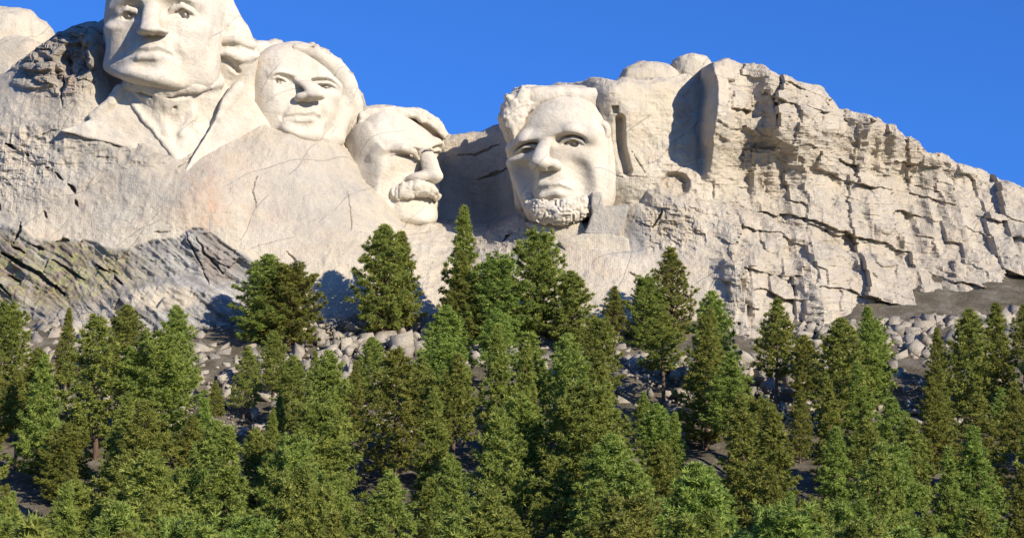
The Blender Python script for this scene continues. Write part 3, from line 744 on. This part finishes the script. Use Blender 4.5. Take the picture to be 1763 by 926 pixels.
# --- the third head: moustache, pince-nez, heavy brow
S3 = base_face(Sculpt(), dict(lips=False, iris=False, wing=.165, sx=.56, fillL=.14, brow=.11, ntip=.092, nb=.088, ala=.75, sock=.19, top=.68, fh=.5, fy=.3))
C3, W3 = (700, 290), -1.2
head3 = build_head('carved_head', 'stone head with a heavy moustache turned right, deep in the shaded recess', C3, W3, H3, S3)
S = Sculpt()
S.add(chain(pps((674, 342, 70), (685, 333, 77), (704, 325, 78), (724, 322, 76), (740, 327, 70), (751, 338, 58)), [.06, .12, .145, .15, .13, .08]), 0, 1)
S.disp = lambda P: .045 * np.abs(vnoise(P * np.array([11, 4.5, 5]) + .6 * fbm(P * 3, 2, 3)[:, None], 35)) + .015 * fbm(P * 14, 2, 36) - .015
add_carving(head3, C3, W3, S, {1: 'moustache'}, (6.5, -3.7, .2), (7.8, -2.9, 1.4), .016)
S = Sculpt()
S.add(ell(pp(700, 262, -60), (.68, .74, .70)), 0, 1)
S.add(slab([pp(*p)[:2] for p in ((618, 196), (640, 188), (667, 185), (702, 187), (728, 191), (728, 212), (712, 204), (690, 204), (661, 207), (640, 214), (618, 240))], (1.09, -.18, -.2), .7, .06), .05, 1)
S.add(slab([pp(*p)[:2] for p in ((712, 189), (735, 193), (760, 210), (773, 232), (766, 240), (746, 222), (724, 208), (712, 203))], (2.75, -.43, -.2), .7, .06), .06, 1)
S.add(chain(pps((640, 215, -25), (646, 270, -20), (658, 330, -15)), [.16, .22, .22]), .15, 1)
S.add(chain(pps((644, 230, 32), (642, 290, 42), (658, 345, 46)), [.16, .18, .2]), .12, 1)
S.sub(chain(pps((660, 206, 32), (680, 208, 40), (700, 204, 44)), [.01, .02, .01]), .02, 1)
S.sub(chain(pps((722, 206, 44), (745, 226, 36), (764, 240, 18)), [.01, .02, .01]), .03, 1)
S.disp = lambda P: .012 * fbm(P * np.array([6, 6, 6]), 4, 45) + .03 * np.abs(vnoise(P * np.array([9, 7, 7]), 46)) * smooth(-2.2, -2.05, P[:, 1])
add_carving(head3, C3, W3, S, {1: 'hair'}, (6.0, -3.6, -1.3), (7.95, -1.7, .7))
S = Sculpt()
S.add(chain(pps((720, 273, 66), (722, 263, 74), (729, 257, 75), (738, 255, 70), (746, 260, 58)), .022), 0, 1)
add_carving(head3, C3, W3, S, {1: 'spectacle_bridge'}, (7.1, -2.8, .4), (7.6, -2.45, 1.0), .012)
S = Sculpt()
S.add(chain(pps((648, 262, 62), (666, 257, 76), (692, 255, 82), (712, 262, 74), (720, 274, 66)), [.03, .07, .07, .06, .03]), 0, 1)
add_carving(head3, C3, W3, S, {1: 'brow'}, (6.3, -2.9, .3), (7.4, -2.35, 1.1), .014)

# --- the fourth head: flat-topped hair, chin beard, ear
S4 = base_face(Sculpt(), dict(brow=.165, gaunt=.15, hump=.03, sock=.34, lt=1.0, wing=.16, fold=.8, fw=.62, fillR=.34, top=.78, fh=.55, fy=.38))
C4, W4 = (950, 270), 8
head4 = build_head('carved_head', 'bearded stone head at the right end with flat-topped rough hair', C4, W4, H4, S4)
S = Sculpt()
S.add(slab([p[:2] for p in pps((866, 200), (874, 166), (902, 152), (966, 149), (1062, 152), (1090, 150), (1080, 240), (1000, 220), (960, 200), (920, 205), (890, 240), (872, 235))], (1.60, -.2, -.22), 1.3, .12), 0, 1)
S.add(slab([p[:2] for p in pps((886, 244), (866, 205), (874, 168), (902, 153), (966, 150), (1040, 154), (1052, 200), (1036, 222), (1024, 200), (1000, 181), (970, 176), (938, 180), (916, 194), (900, 214))], (1.72, -.15, -.10), .9, .13), .12, 1)
S.add(chain(pps((884, 236, 26), (878, 210, 34), (892, 184, 42)), [.12, .18, .18]), .12, 1)
S.add(chain(pps((1030, 250, 26), (1034, 300, 24), (1026, 350, 18)), [.2, .22, .28]), .12, 2)
S.add(chain(pps((884, 236, 10), (886, 290, -30), (900, 350, -40)), [.12, .10, .14]), .1, 1)
S.add(chain(pps((1040, 200, 0), (1044, 260, -8), (1040, 340, -10)), [.2, .26, .3]), .1, 1)
S.sub(chain(pps((996, 179, 66), (1012, 186, 60), (1024, 199, 46)), [.01, .03, .02]), .02, 1)
S.disp = lambda P: (.012 + .03 * smooth(9.4, 9.0, P[:, 0]) * smooth(-2.4, -2.0, P[:, 1])) * fbm(P * np.array([7, 6, 6]), 4, 55)
add_carving(head4, C4, W4, S, {1: 'hair', 2: 'cheek'}, (8.4, -3.9, -2.6), (11.1, -1.3, .9))
S = Sculpt()
S.add(ell(pp(1036, 228, 48), (.15, .2, .13)), 0, 1)
S.sub(ell(pp(1034, 227, 62), (.08, .12, .08)), .04, 1)
S.add(chain(pps((1034, 244, 50), (1046, 250, 46)), [.05, .06]), .04, 1)
add_carving(head4, C4, W4, S, {1: 'ear'}, (10.1, -2.6, -.1), (10.7, -1.95, .9), .016)
S = Sculpt()
S.add(chain(pps((908, 338, 46), (916, 352, 66), (936, 362, 92), (966, 363, 98), (1000, 355, 82)), [.06, .11, .18, .20, .19]), 0, 1)
S.add(chain(pps((1002, 352, 74), (1022, 334, 56), (1036, 300, 44)), [.15, .13, .08]), .08, 1)
S.disp = lambda P: .075 * np.abs(vnoise(P * np.array([9, 7, 6]) + .9 * fbm(P * 4, 2, 3)[:, None], 65)) + .03 * np.abs(vnoise(P * 17, 66)) - .02
add_carving(head4, C4, W4, S, {1: 'beard'}, (8.9, -4.0, -.1), (10.45, -2.85, 1.2), .014)

# ------------------------------------------------------------------ benches of cut stone below the fourth head
def bench(name, label, polys, grey=0.0, noise=.02, h=.025):
    S = Sculpt(); P = np.concatenate([np.array([q[:2] for q in p[0]]) for p in polys])
    for pts, plane_w, slope, t, e in polys:
        c = np.mean(np.array(pts), 0)
        a = plane_w / 100 - slope[0] * c[0] / 100 + slope[1] * c[1] / 100
        S.add(slab([pp(*p)[:2] for p in pts], (a, slope[0], slope[1]), t, e), .03, 1)
    S.disp = lambda Q: noise * fbm(Q * 4, 4, 77)
    V, Q = surface_net(S, (P[:, 0].min() / 100 - .2, -P[:, 1].max() / 100 - .2, -.6), (P[:, 0].max() / 100 + .2, -P[:, 1].min() / 100 + .2, 1.9), h)
    W = px_to_world(np.column_stack([V[:, 0] * 100, -V[:, 1] * 100, V[:, 2] * 100]), C4, W4)
    o = mesh_obj(name, W, Q, M_ROCK, normals=recalc_normals(W, Q), attrs=dict(drill=np.ones(len(W)), grey=np.full(len(W), grey)))
    return tag(o, label, 'rock')
bench('stone_block', 'tall grey cut stone block right of the stone beard', [([(1017, 330), (1032, 329), (1037, 356), (1078, 352), (1074, 376), (1062, 402), (1004, 398), (1018, 366)], 104, (0, -.25), 1.6, .012)], .55)
bench('stone_ledge', 'low stepped stone ledge below the bearded head', [([(962, 412), (1000, 398), (1050, 398), (1078, 408), (1082, 440), (980, 440)], 118, (0, -.3), 1.4, .02), ([(905, 384), (930, 380), (1000, 378), (1010, 398), (960, 408), (930, 404)], 88, (0, -.3), 1.0, .02)])

# ------------------------------------------------------------------ boulders on the crest
def boulder(name, label, px, py, w, r, seed, cat='boulder', rotz=0.0, mat=None, squash=1.0, group=None):
    """a weathered granite boulder, r = half sizes in metres (along x, towards the camera, up)"""
    n = 40
    th = np.linspace(0, np.pi, n); ph = np.linspace(0, 2 * np.pi, 2 * n, endpoint=False)
    T, PH = np.meshgrid(th, ph, indexing='ij')
    D = np.stack([np.sin(T) * np.cos(PH), np.sin(T) * np.sin(PH), np.cos(T)], -1).reshape(-1, 3)
    D3 = np.sign(D) * np.abs(D) ** .8
    rad = 1 + .10 * fbm(D * 1.1 + seed, 2, seed) + .03 * fbm(D * 5 + seed, 4, seed + 3)
    V = D3 * rad[:, None] * np.array(r)
    c, sn = math.cos(rotz), math.sin(rotz)
    V = np.column_stack([V[:, 0] * c - V[:, 1] * sn, V[:, 0] * sn + V[:, 1] * c, V[:, 2]])
    o = to_world(cc(px, py, w))
    m = 2 * n
    F = np.array([[i * m + j, (i + 1) * m + j, (i + 1) * m + (j + 1) % m, i * m + (j + 1) % m] for i in range(n - 1) for j in range(m)])
    ob = mesh_obj(name, V, F, mat or M_BOULDER, attrs=None); ob.location = o
    return tag(ob, label, cat, group)
M_BOULDER = stone_material('weathered_granite', False)
boulder('boulder', 'largest rounded granite dome at the top left corner', -8, 114, -18, (10.0, 8, 8.4), 3, rotz=.1)
boulder('boulder', 'lower granite dome in front of the largest one at far left', 24, 152, -12, (6.6, 6, 7.4), 9, rotz=-.2)
boulder('boulder', 'wide rounded boulder on the crest at upper right', 1118, 146, 2, (4.3, 4, 2.9), 14, rotz=.1)
boulder('boulder', 'small boulder wedged at the left foot of the wide crest boulder', 1078, 148, 4, (1.5, 2, 1.1), 17)
boulder('boulder', 'topmost boulder at the right end of the crest group', 1190, 126, 1, (2.9, 3, 2.4), 21, rotz=.5)

# ------------------------------------------------------------------ ground: talus slope rising to the cliff
def ground_z(x, y):
    z = np.interp(y, [-200, 60, 110, 150, 200, 230, 256, 300], [-2, 0, 2, 8, 23, 39, 55, 82])
    P = np.stack([x * .035, y * .035, 0 * x + 3.3], -1); P2 = np.stack([x * .3, y * .3, 0 * x + 1.3], -1)
    a = smooth(60, 140, y)
    return z + a * (1.6 * fbm(P, 3, 201) + .35 * fbm(P2, 3, 211)) - .04 * np.maximum(0, np.abs(x) - 80)
gx = np.linspace(-170, 170, 420); gy = np.concatenate([np.linspace(-60, 110, 60)[:-1], np.linspace(110, 300, 300)])
GX, GY = np.meshgrid(gx, gy, indexing='ij')
GV = np.stack([GX, GY, ground_z(GX, GY)], -1).reshape(-1, 3)
ii = np.arange(len(gx) * len(gy)).reshape(len(gx), len(gy))
GF = np.stack([ii[:-1, :-1], ii[1:, :-1], ii[1:, 1:], ii[:-1, 1:]], -1).reshape(-1, 4)
M_GROUND, nt, b = new_mat('forest_floor', .95)
geo = N_(nt, 'NewGeometry').outputs['Position']
gc = ramp(nt, noise_node(nt, geo, .35, 8, .7), [(.3, (.075, .065, .04)), (.5, (.16, .135, .095)), (.62, (.24, .21, .165)), (.75, (.36, .33, .28))])
nt.links.new(gc, b.inputs['Base Color']); nt.links.new(bump(nt, noise_node(nt, geo, 2.2, 8, .75), .5), b.inputs['Normal'])
g = mesh_obj('ground', GV, GF, M_GROUND); g['kind'] = 'structure'
far = mesh_obj('terrain', [(-9000, -9000, -9), (9000, -9000, -9), (9000, 9000, -9), (-9000, 9000, -9)], np.array([[0, 1, 2, 3]]), M_GROUND); far['kind'] = 'structure'

# ------------------------------------------------------------------ pines
def tube(pts, rad, k=7):
    pts = np.array(pts, float); V = []; F = []
    for i, p in enumerate(pts):
        d = pts[min(i + 1, len(pts) - 1)] - pts[max(i - 1, 0)]; d /= np.linalg.norm(d)
        a = np.cross(d, [0, 1, .1]); a /= np.linalg.norm(a); bb = np.cross(d, a)
        for j in range(k):
            t = 2 * np.pi * j / k; V.append(p + rad[i] * (math.cos(t) * a + math.sin(t) * bb))
    for i in range(len(pts) - 1):
        for j in range(k): F.append([i * k + j, i * k + (j + 1) % k, (i + 1) * k + (j + 1) % k, (i + 1) * k + j])
    return np.array(V), np.array(F)
def pine_mesh(seed, H, width, shape, density=1.0, bare=.12):
    """trunk with limbs, and a crown of needle tufts; height H, half width at the widest"""
    R = np.random.RandomState(seed)
    bend = R.uniform(-.25, .25, 2)
    def ctr(t): return np.array([bend[0] * math.sin(t * 2.5), bend[1] * math.sin(t * 2.1), t * H])
    tv, tf = tube([ctr(t) for t in np.linspace(-.04, .98, 9)], [.016 * H * (1.05 - t) + .02 for t in np.linspace(0, 1, 9)], 8)
    LV, LF, nv = [], [], 0
    tc, td, ts, tr = [], [], [], []
    t = bare
    while t < .985:
        ln = width * shape(t)
        nb = R.randint(5, 8)
        off = R.uniform(0, 6.28)
        for k in range(nb):
            a = off + 6.283 * k / nb + R.uniform(-.35, .35)
            L = ln * R.uniform(.62, 1.12) * (1 if R.rand() > .12 else .6)
            if L < .15: L = .15
            rise = np.interp(t, [0, .45, 1], [-.10, .18, .75]) + R.uniform(-.14, .14)
            d = np.array([math.cos(a), math.sin(a), rise]); d /= np.linalg.norm(d)
            o = ctr(t + R.uniform(-.01, .01))
            n = 5
            P = np.array([o + d * L * u + np.array([0, 0, .18 * L * u * u]) for u in np.linspace(0, 1, n)])
            v, f = tube(P, np.linspace(.028 * L + .02, .012, n), 4)
            LV.append(v); LF.append(f + nv); nv += len(v)
            m = max(4, int(density * L * 7))
            clump = R.uniform(.8, 1.15)
            for q in range(m):
                u = 1 - (R.rand() ** 1.6) * .78
                side = np.cross(d, [0, 0, 1]); side /= np.linalg.norm(side)
                sp = (1.05 - u) * .75 * L * .6 + .16
                c = o + d * L * u + np.array([0, 0, .18 * L * u * u]) + side * R.uniform(-1, 1) * sp + np.array([0, 0, R.uniform(-.1, .22)])
                dd = d * 1.0 + side * R.uniform(-.8, .8) + np.array([0, 0, R.uniform(.1, .8)])
                tc.append(c); td.append(dd / np.linalg.norm(dd)); ts.append(R.uniform(.34, .58) * clump * (.8 + .02 * H)); tr.append(.5 * clump - .2 + R.uniform(0, .5))
        t += np.interp(t, [0, .5, 1], [.034, .030, .022]) * (14 / max(H, 9)) ** .5
    tc, td, ts, tr = (np.array(a) for a in (tc, td, ts, tr))
    n = len(tc); K = 13                                                  # each tuft: a spray of needle blades
    z = np.tile([0, 0, 1.0], (n, 1)); a = np.cross(td, z + .01); a /= np.linalg.norm(a, axis=1, keepdims=True); bb = np.cross(td, a)
    V = []; col = []
    for k in range(K):
        an = 2.4 * k + R.uniform(-.3, .3, n); sp = R.uniform(.35, 1.5, n)
        dr = td * np.cos(sp)[:, None] + np.sin(sp)[:, None] * (np.cos(an)[:, None] * a + np.sin(an)[:, None] * bb)
        sd = np.cross(dr, R.normal(size=(n, 3))); sd /= np.linalg.norm(sd, axis=1, keepdims=True)
        l = ts * R.uniform(.7, 1.1, n)
        base = tc - dr * l[:, None] * .15
        V.append(np.stack([base - sd * (.13 * ts)[:, None], base + sd * (.13 * ts)[:, None], base + dr * l[:, None]], 1)); col.append(np.repeat(tr, 3))
    V = np.concatenate(V).reshape(-1, 3)
    F = np.arange(len(V)).reshape(-1, 3)
    return (tv, tf), (np.concatenate(LV), np.concatenate(LF)), (V, F, np.concatenate(col))
def bark_mat():
    m, nt, b = new_mat('pine_bark', .95)
    geo = N_(nt, 'TexCoord').outputs['Object']
    nt.links.new(ramp(nt, noise_node(nt, mapping(nt, geo, (3, 3, .6)), 2.5, 6, .7), [(.3, (.035, .025, .02)), (.55, (.12, .075, .05)), (.75, (.2, .14, .1))]), b.inputs['Base Color'])
    return m
def needle_mat():
    m, nt, b = new_mat('pine_needles', .6)
    oi = N_(nt, 'ObjectInfo').outputs['Random']
    col = ramp(nt, attr(nt, 'tone'), [(0.0, (.10, .138, .032)), (.4, (.20, .242, .052)), (.75, (.295, .322, .066)), (1.0, (.37, .375, .09))])
    hs = N_(nt, 'HueSaturation'); nt.links.new(mth(nt, 'ADD', mth(nt, 'MULTIPLY', oi, .05), .478), hs.inputs['Hue']); nt.links.new(mth(nt, 'ADD', mth(nt, 'MULTIPLY', oi, .5), .85), hs.inputs['Value']); nt.links.new(col, hs.inputs['Color'])
    nt.links.new(hs.outputs[0], b.inputs['Base Color'])
    tr = N_(nt, 'BsdfTranslucent'); nt.links.new(hs.outputs[0], tr.inputs[0])
    mx = N_(nt, 'MixShader'); mx.inputs[0].default_value = .35
    out = nt.nodes['Material Output']
    nt.links.new(b.outputs[0], mx.inputs[1]); nt.links.new(tr.outputs[0], mx.inputs[2]); nt.links.new(mx.outputs[0], out.inputs[0])
    return m
M_BARK, M_NEEDLE = bark_mat(), needle_mat()
cone = lambda t: (1 - t) ** .85 * min(1, .55 + t * 2.2) + .02
dome = lambda t: math.sqrt(max(0, 1 - max(0, (t - .28) / .74) ** 2.0)) * min(1, .6 + t * 1.6) + .01
oval = lambda t: max(.03, math.sin(math.pi * min(1, max(0, (t + .12) / 1.14))) ** .8 * (1.15 - .5 * t))
KINDS = [pine_mesh(1, 16, 3.3, cone, 1.0), pine_mesh(2, 14, 3.9, dome, 1.0), pine_mesh(3, 14, 3.6, oval, .95), pine_mesh(4, 13, 3.2, oval, .62, .16), pine_mesh(5, 15, 3.8, cone, .9)]
KINDS.append(pine_mesh(6, 16, 3.3, oval, .8, .36))
KH = [16, 14, 14, 13, 15, 16]
ZTOP = [float(np.percentile(k[2][0][:, 2], 99.95)) for k in KINDS]
MESHES = {}
def mk_pine(kind):
    """the parts of a pine: the first call of a kind makes its meshes, later ones copy the objects"""
    if kind not in MESHES:
        t, l, (v, ff, tone) = KINDS[kind]
        MESHES[kind] = [mesh_obj('trunk', *t, M_BARK), mesh_obj('branches', *l, M_BARK), mesh_obj('crown', v, ff, M_NEEDLE, smoothf=False, attrs=dict(tone=tone))]
        return MESHES[kind]
    obs = []
    for o in MESHES[kind]: c = o.copy(); COL.objects.link(c); obs.append(c)
    return obs
def pine(label, px, py, w, kind, sc=None, rz=0.0, wide=1.0, base_py=None):
    """a pine whose tip stands at (px, py); it grows from the slope below"""
    tip = to_world(cc(px, py, w))
    gz = float(ground_z(np.array([tip[0]]), np.array([tip[1]]))[0]) - .3
    H = tip[2] - gz
    root = empty('pine_tree', (tip[0], tip[1], gz))
    tag(root, label, 'tree', 'pines below the cliff')
    k = H / ZTOP[kind]; wide *= 1.12
    obs = mk_pine(kind)
    root.rotation_euler.z = rz; root.scale = (k * wide, k * wide, k)
    for o in obs: o.parent = root
    return root
pine('low bushy pine at the left, standing in front of the dark schist slope', 463, 437, 33, 2, rz=.4, wide=1.35)
pine('rounded pine with a drooping right side, second from the left', 500, 452, 34, 1, rz=2.0, wide=1.3)
pine('broad pine below the moustached head, nearest its chin', 664, 386, 30, 2, rz=1.2, wide=1.05)
pine('darker pine pressed close behind the broad pine below the moustache', 690, 398, 28, 4, rz=4.0)
pine('tallest narrow pointed pine in the gap between the right two heads', 800, 355, 27, 0, rz=.9)
pine('yellowish pine in front of the tallest pointed pine', 794, 432, 32, 4, rz=3.0, wide=1.1)
pine('short dark green pine between the yellowish pine and the domed pine', 858, 438, 32, 1, rz=.2, wide=1.2)
pine('domed full pine below the bearded head', 930, 396, 29, 1, rz=5.0, wide=.95)
pine('sloping low pine at the right foot of the domed pine', 984, 466, 33, 2, rz=2.4, wide=1.2)
pine('small pine tip showing alone left of the airy pine', 1057, 492, 33, 5, rz=1.0)
pine('open airy pine with see-through branches near the right end', 1152, 424, 30, 3, rz=.3, wide=1.05)
pine('squat pine leaning on the left side of the airy pine', 1112, 474, 32, 1, rz=3.3)

# ------------------------------------------------------------------ the wood on the slope below, and rubble at the foot of the cliff
RW = np.random.RandomState(77)
pts, scl, rot, knd = [], [], [], []
cand = np.column_stack([RW.uniform(-78, 78, 9000), RW.uniform(112, 246, 9000)])
taken = []
for x, y in cand:
    if abs(x) > y * .27 + 6: continue
    if any((x - a) ** 2 + (y - c) ** 2 < 36 for a, c in taken): continue
    z = float(ground_z(np.array([x]), np.array([y]))[0])
    H = RW.uniform(6, 15)
    def tip_px(h):
        q = np.array([x, y, z + h]) - CAM
        dd = q @ FW; return IW / 2 + FPX * q[0] / dd, IH / 2 - FPX * (q @ UP) / dd
    tx, ty = tip_px(H)
    lim = 522 if tx < 1225 else 470 + .10 * (tx - 1225)
    while ty < lim and H > 2: H -= .4; tx, ty = tip_px(H)
    if H < 4.5: continue
    taken.append((x, y)); k = int(RW.choice([0, 1, 2, 3, 4, 5], p=[.17, .17, .2, .12, .14, .2]))
    pts.append((x, y, z - .2)); w_ = RW.uniform(.95, 1.3); scl.append((H / KH[k] * w_, H / KH[k] * w_, H / KH[k])); rot.append((RW.normal() * .035, RW.normal() * .035, RW.uniform(0, 6.28))); knd.append(k)
me = bpy.data.meshes.new('wood'); me.from_pydata(pts, [], [])
for nm, tp, data in (('scl', 'FLOAT_VECTOR', scl), ('rot', 'FLOAT_VECTOR', rot)):
    a_ = me.attributes.new(nm, tp, 'POINT'); a_.data.foreach_set('vector', np.array(data, np.float32).ravel())
a_ = me.attributes.new('knd', 'INT', 'POINT'); a_.data.foreach_set('value', np.array(knd, np.int32))
wood = bpy.data.objects.new('pine_wood', me); COL.objects.link(wood)
wood['kind'] = 'stuff'; wood['label'] = 'dense pine wood covering the slope below the cliff'; wood['category'] = 'wood'
ng = bpy.data.node_groups.new('wood', 'GeometryNodeTree')
ng.interface.new_socket('Geometry', in_out='INPUT', socket_type='NodeSocketGeometry'); ng.interface.new_socket('Geometry', in_out='OUTPUT', socket_type='NodeSocketGeometry')
gi, go, jn = ng.nodes.new('NodeGroupInput'), ng.nodes.new('NodeGroupOutput'), ng.nodes.new('GeometryNodeJoinGeometry')
def named(nm, tp):
    n = ng.nodes.new('GeometryNodeInputNamedAttribute'); n.data_type = tp; n.inputs[0].default_value = nm; return n.outputs[0]
n_s, n_r, n_k = named('scl', 'FLOAT_VECTOR'), named('rot', 'FLOAT_VECTOR'), named('knd', 'INT')
for k in range(6):
    cmp_ = ng.nodes.new('FunctionNodeCompare'); cmp_.data_type = 'INT'; cmp_.operation = 'EQUAL'
    si = [i for i in cmp_.inputs if i.type == 'INT']; ng.links.new(n_k, si[0]); si[1].default_value = k
    for src in (MESHES[k][0], MESHES[k][2]):
        oi = ng.nodes.new('GeometryNodeObjectInfo'); oi.inputs['Object'].default_value = src; oi.transform_space = 'ORIGINAL'; oi.inputs['As Instance'].default_value = True
        ip = ng.nodes.new('GeometryNodeInstanceOnPoints')
        ng.links.new(gi.outputs[0], ip.inputs['Points']); ng.links.new(cmp_.outputs[0], ip.inputs['Selection']); ng.links.new(oi.outputs['Geometry'], ip.inputs['Instance'])
        ng.links.new(n_r, ip.inputs['Rotation']); ng.links.new(n_s, ip.inputs['Scale']); ng.links.new(ip.outputs[0], jn.inputs[0])
ng.links.new(jn.outputs[0], go.inputs[0])
md = wood.modifiers.new('wood', 'NODES'); md.node_group = ng

cub = np.array([(x, y, z) for z in (-1, 1) for y in (-1, 1) for x in (-1, 1)], float) * .75
cbf = np.array([(0, 2, 3, 1), (4, 5, 7, 6), (0, 1, 5, 4), (2, 6, 7, 3), (0, 4, 6, 2), (1, 3, 7, 5)])
RV, RF = [], []
for i in range(10000):
    x, y = RW.uniform(-72, 80), 266 - 34 * RW.rand() ** 2.2
    r = .12 + (.62 if y < 250 else .95) * RW.rand() ** 5
    v = (cub + RW.uniform(-.45, .45, (8, 3))) * r * RW.uniform(.6, 1.4, 3)
    q = np.array(Matrix.Rotation(RW.uniform(0, 6.28), 3, Vector(RW.normal(size=3))))
    RF.append(cbf + 8 * len(RV)); RV.append(v @ q.T + np.array([x, y, 0]))
RV = np.concatenate(RV); cx_ = RV.reshape(-1, 8, 3).mean(1)
RV[:, 2] += np.repeat(ground_z(cx_[:, 0], cx_[:, 1]) + .05, 8)
rub = mesh_obj('rubble', RV, np.concatenate(RF), M_BOULDER, smoothf=False, attrs=dict(weather=np.repeat(RW.uniform(.25, 1, len(RV) // 8), 8))); rub['kind'] = 'stuff'; rub['label'] = 'broken pale granite rubble at the foot of the cliff'
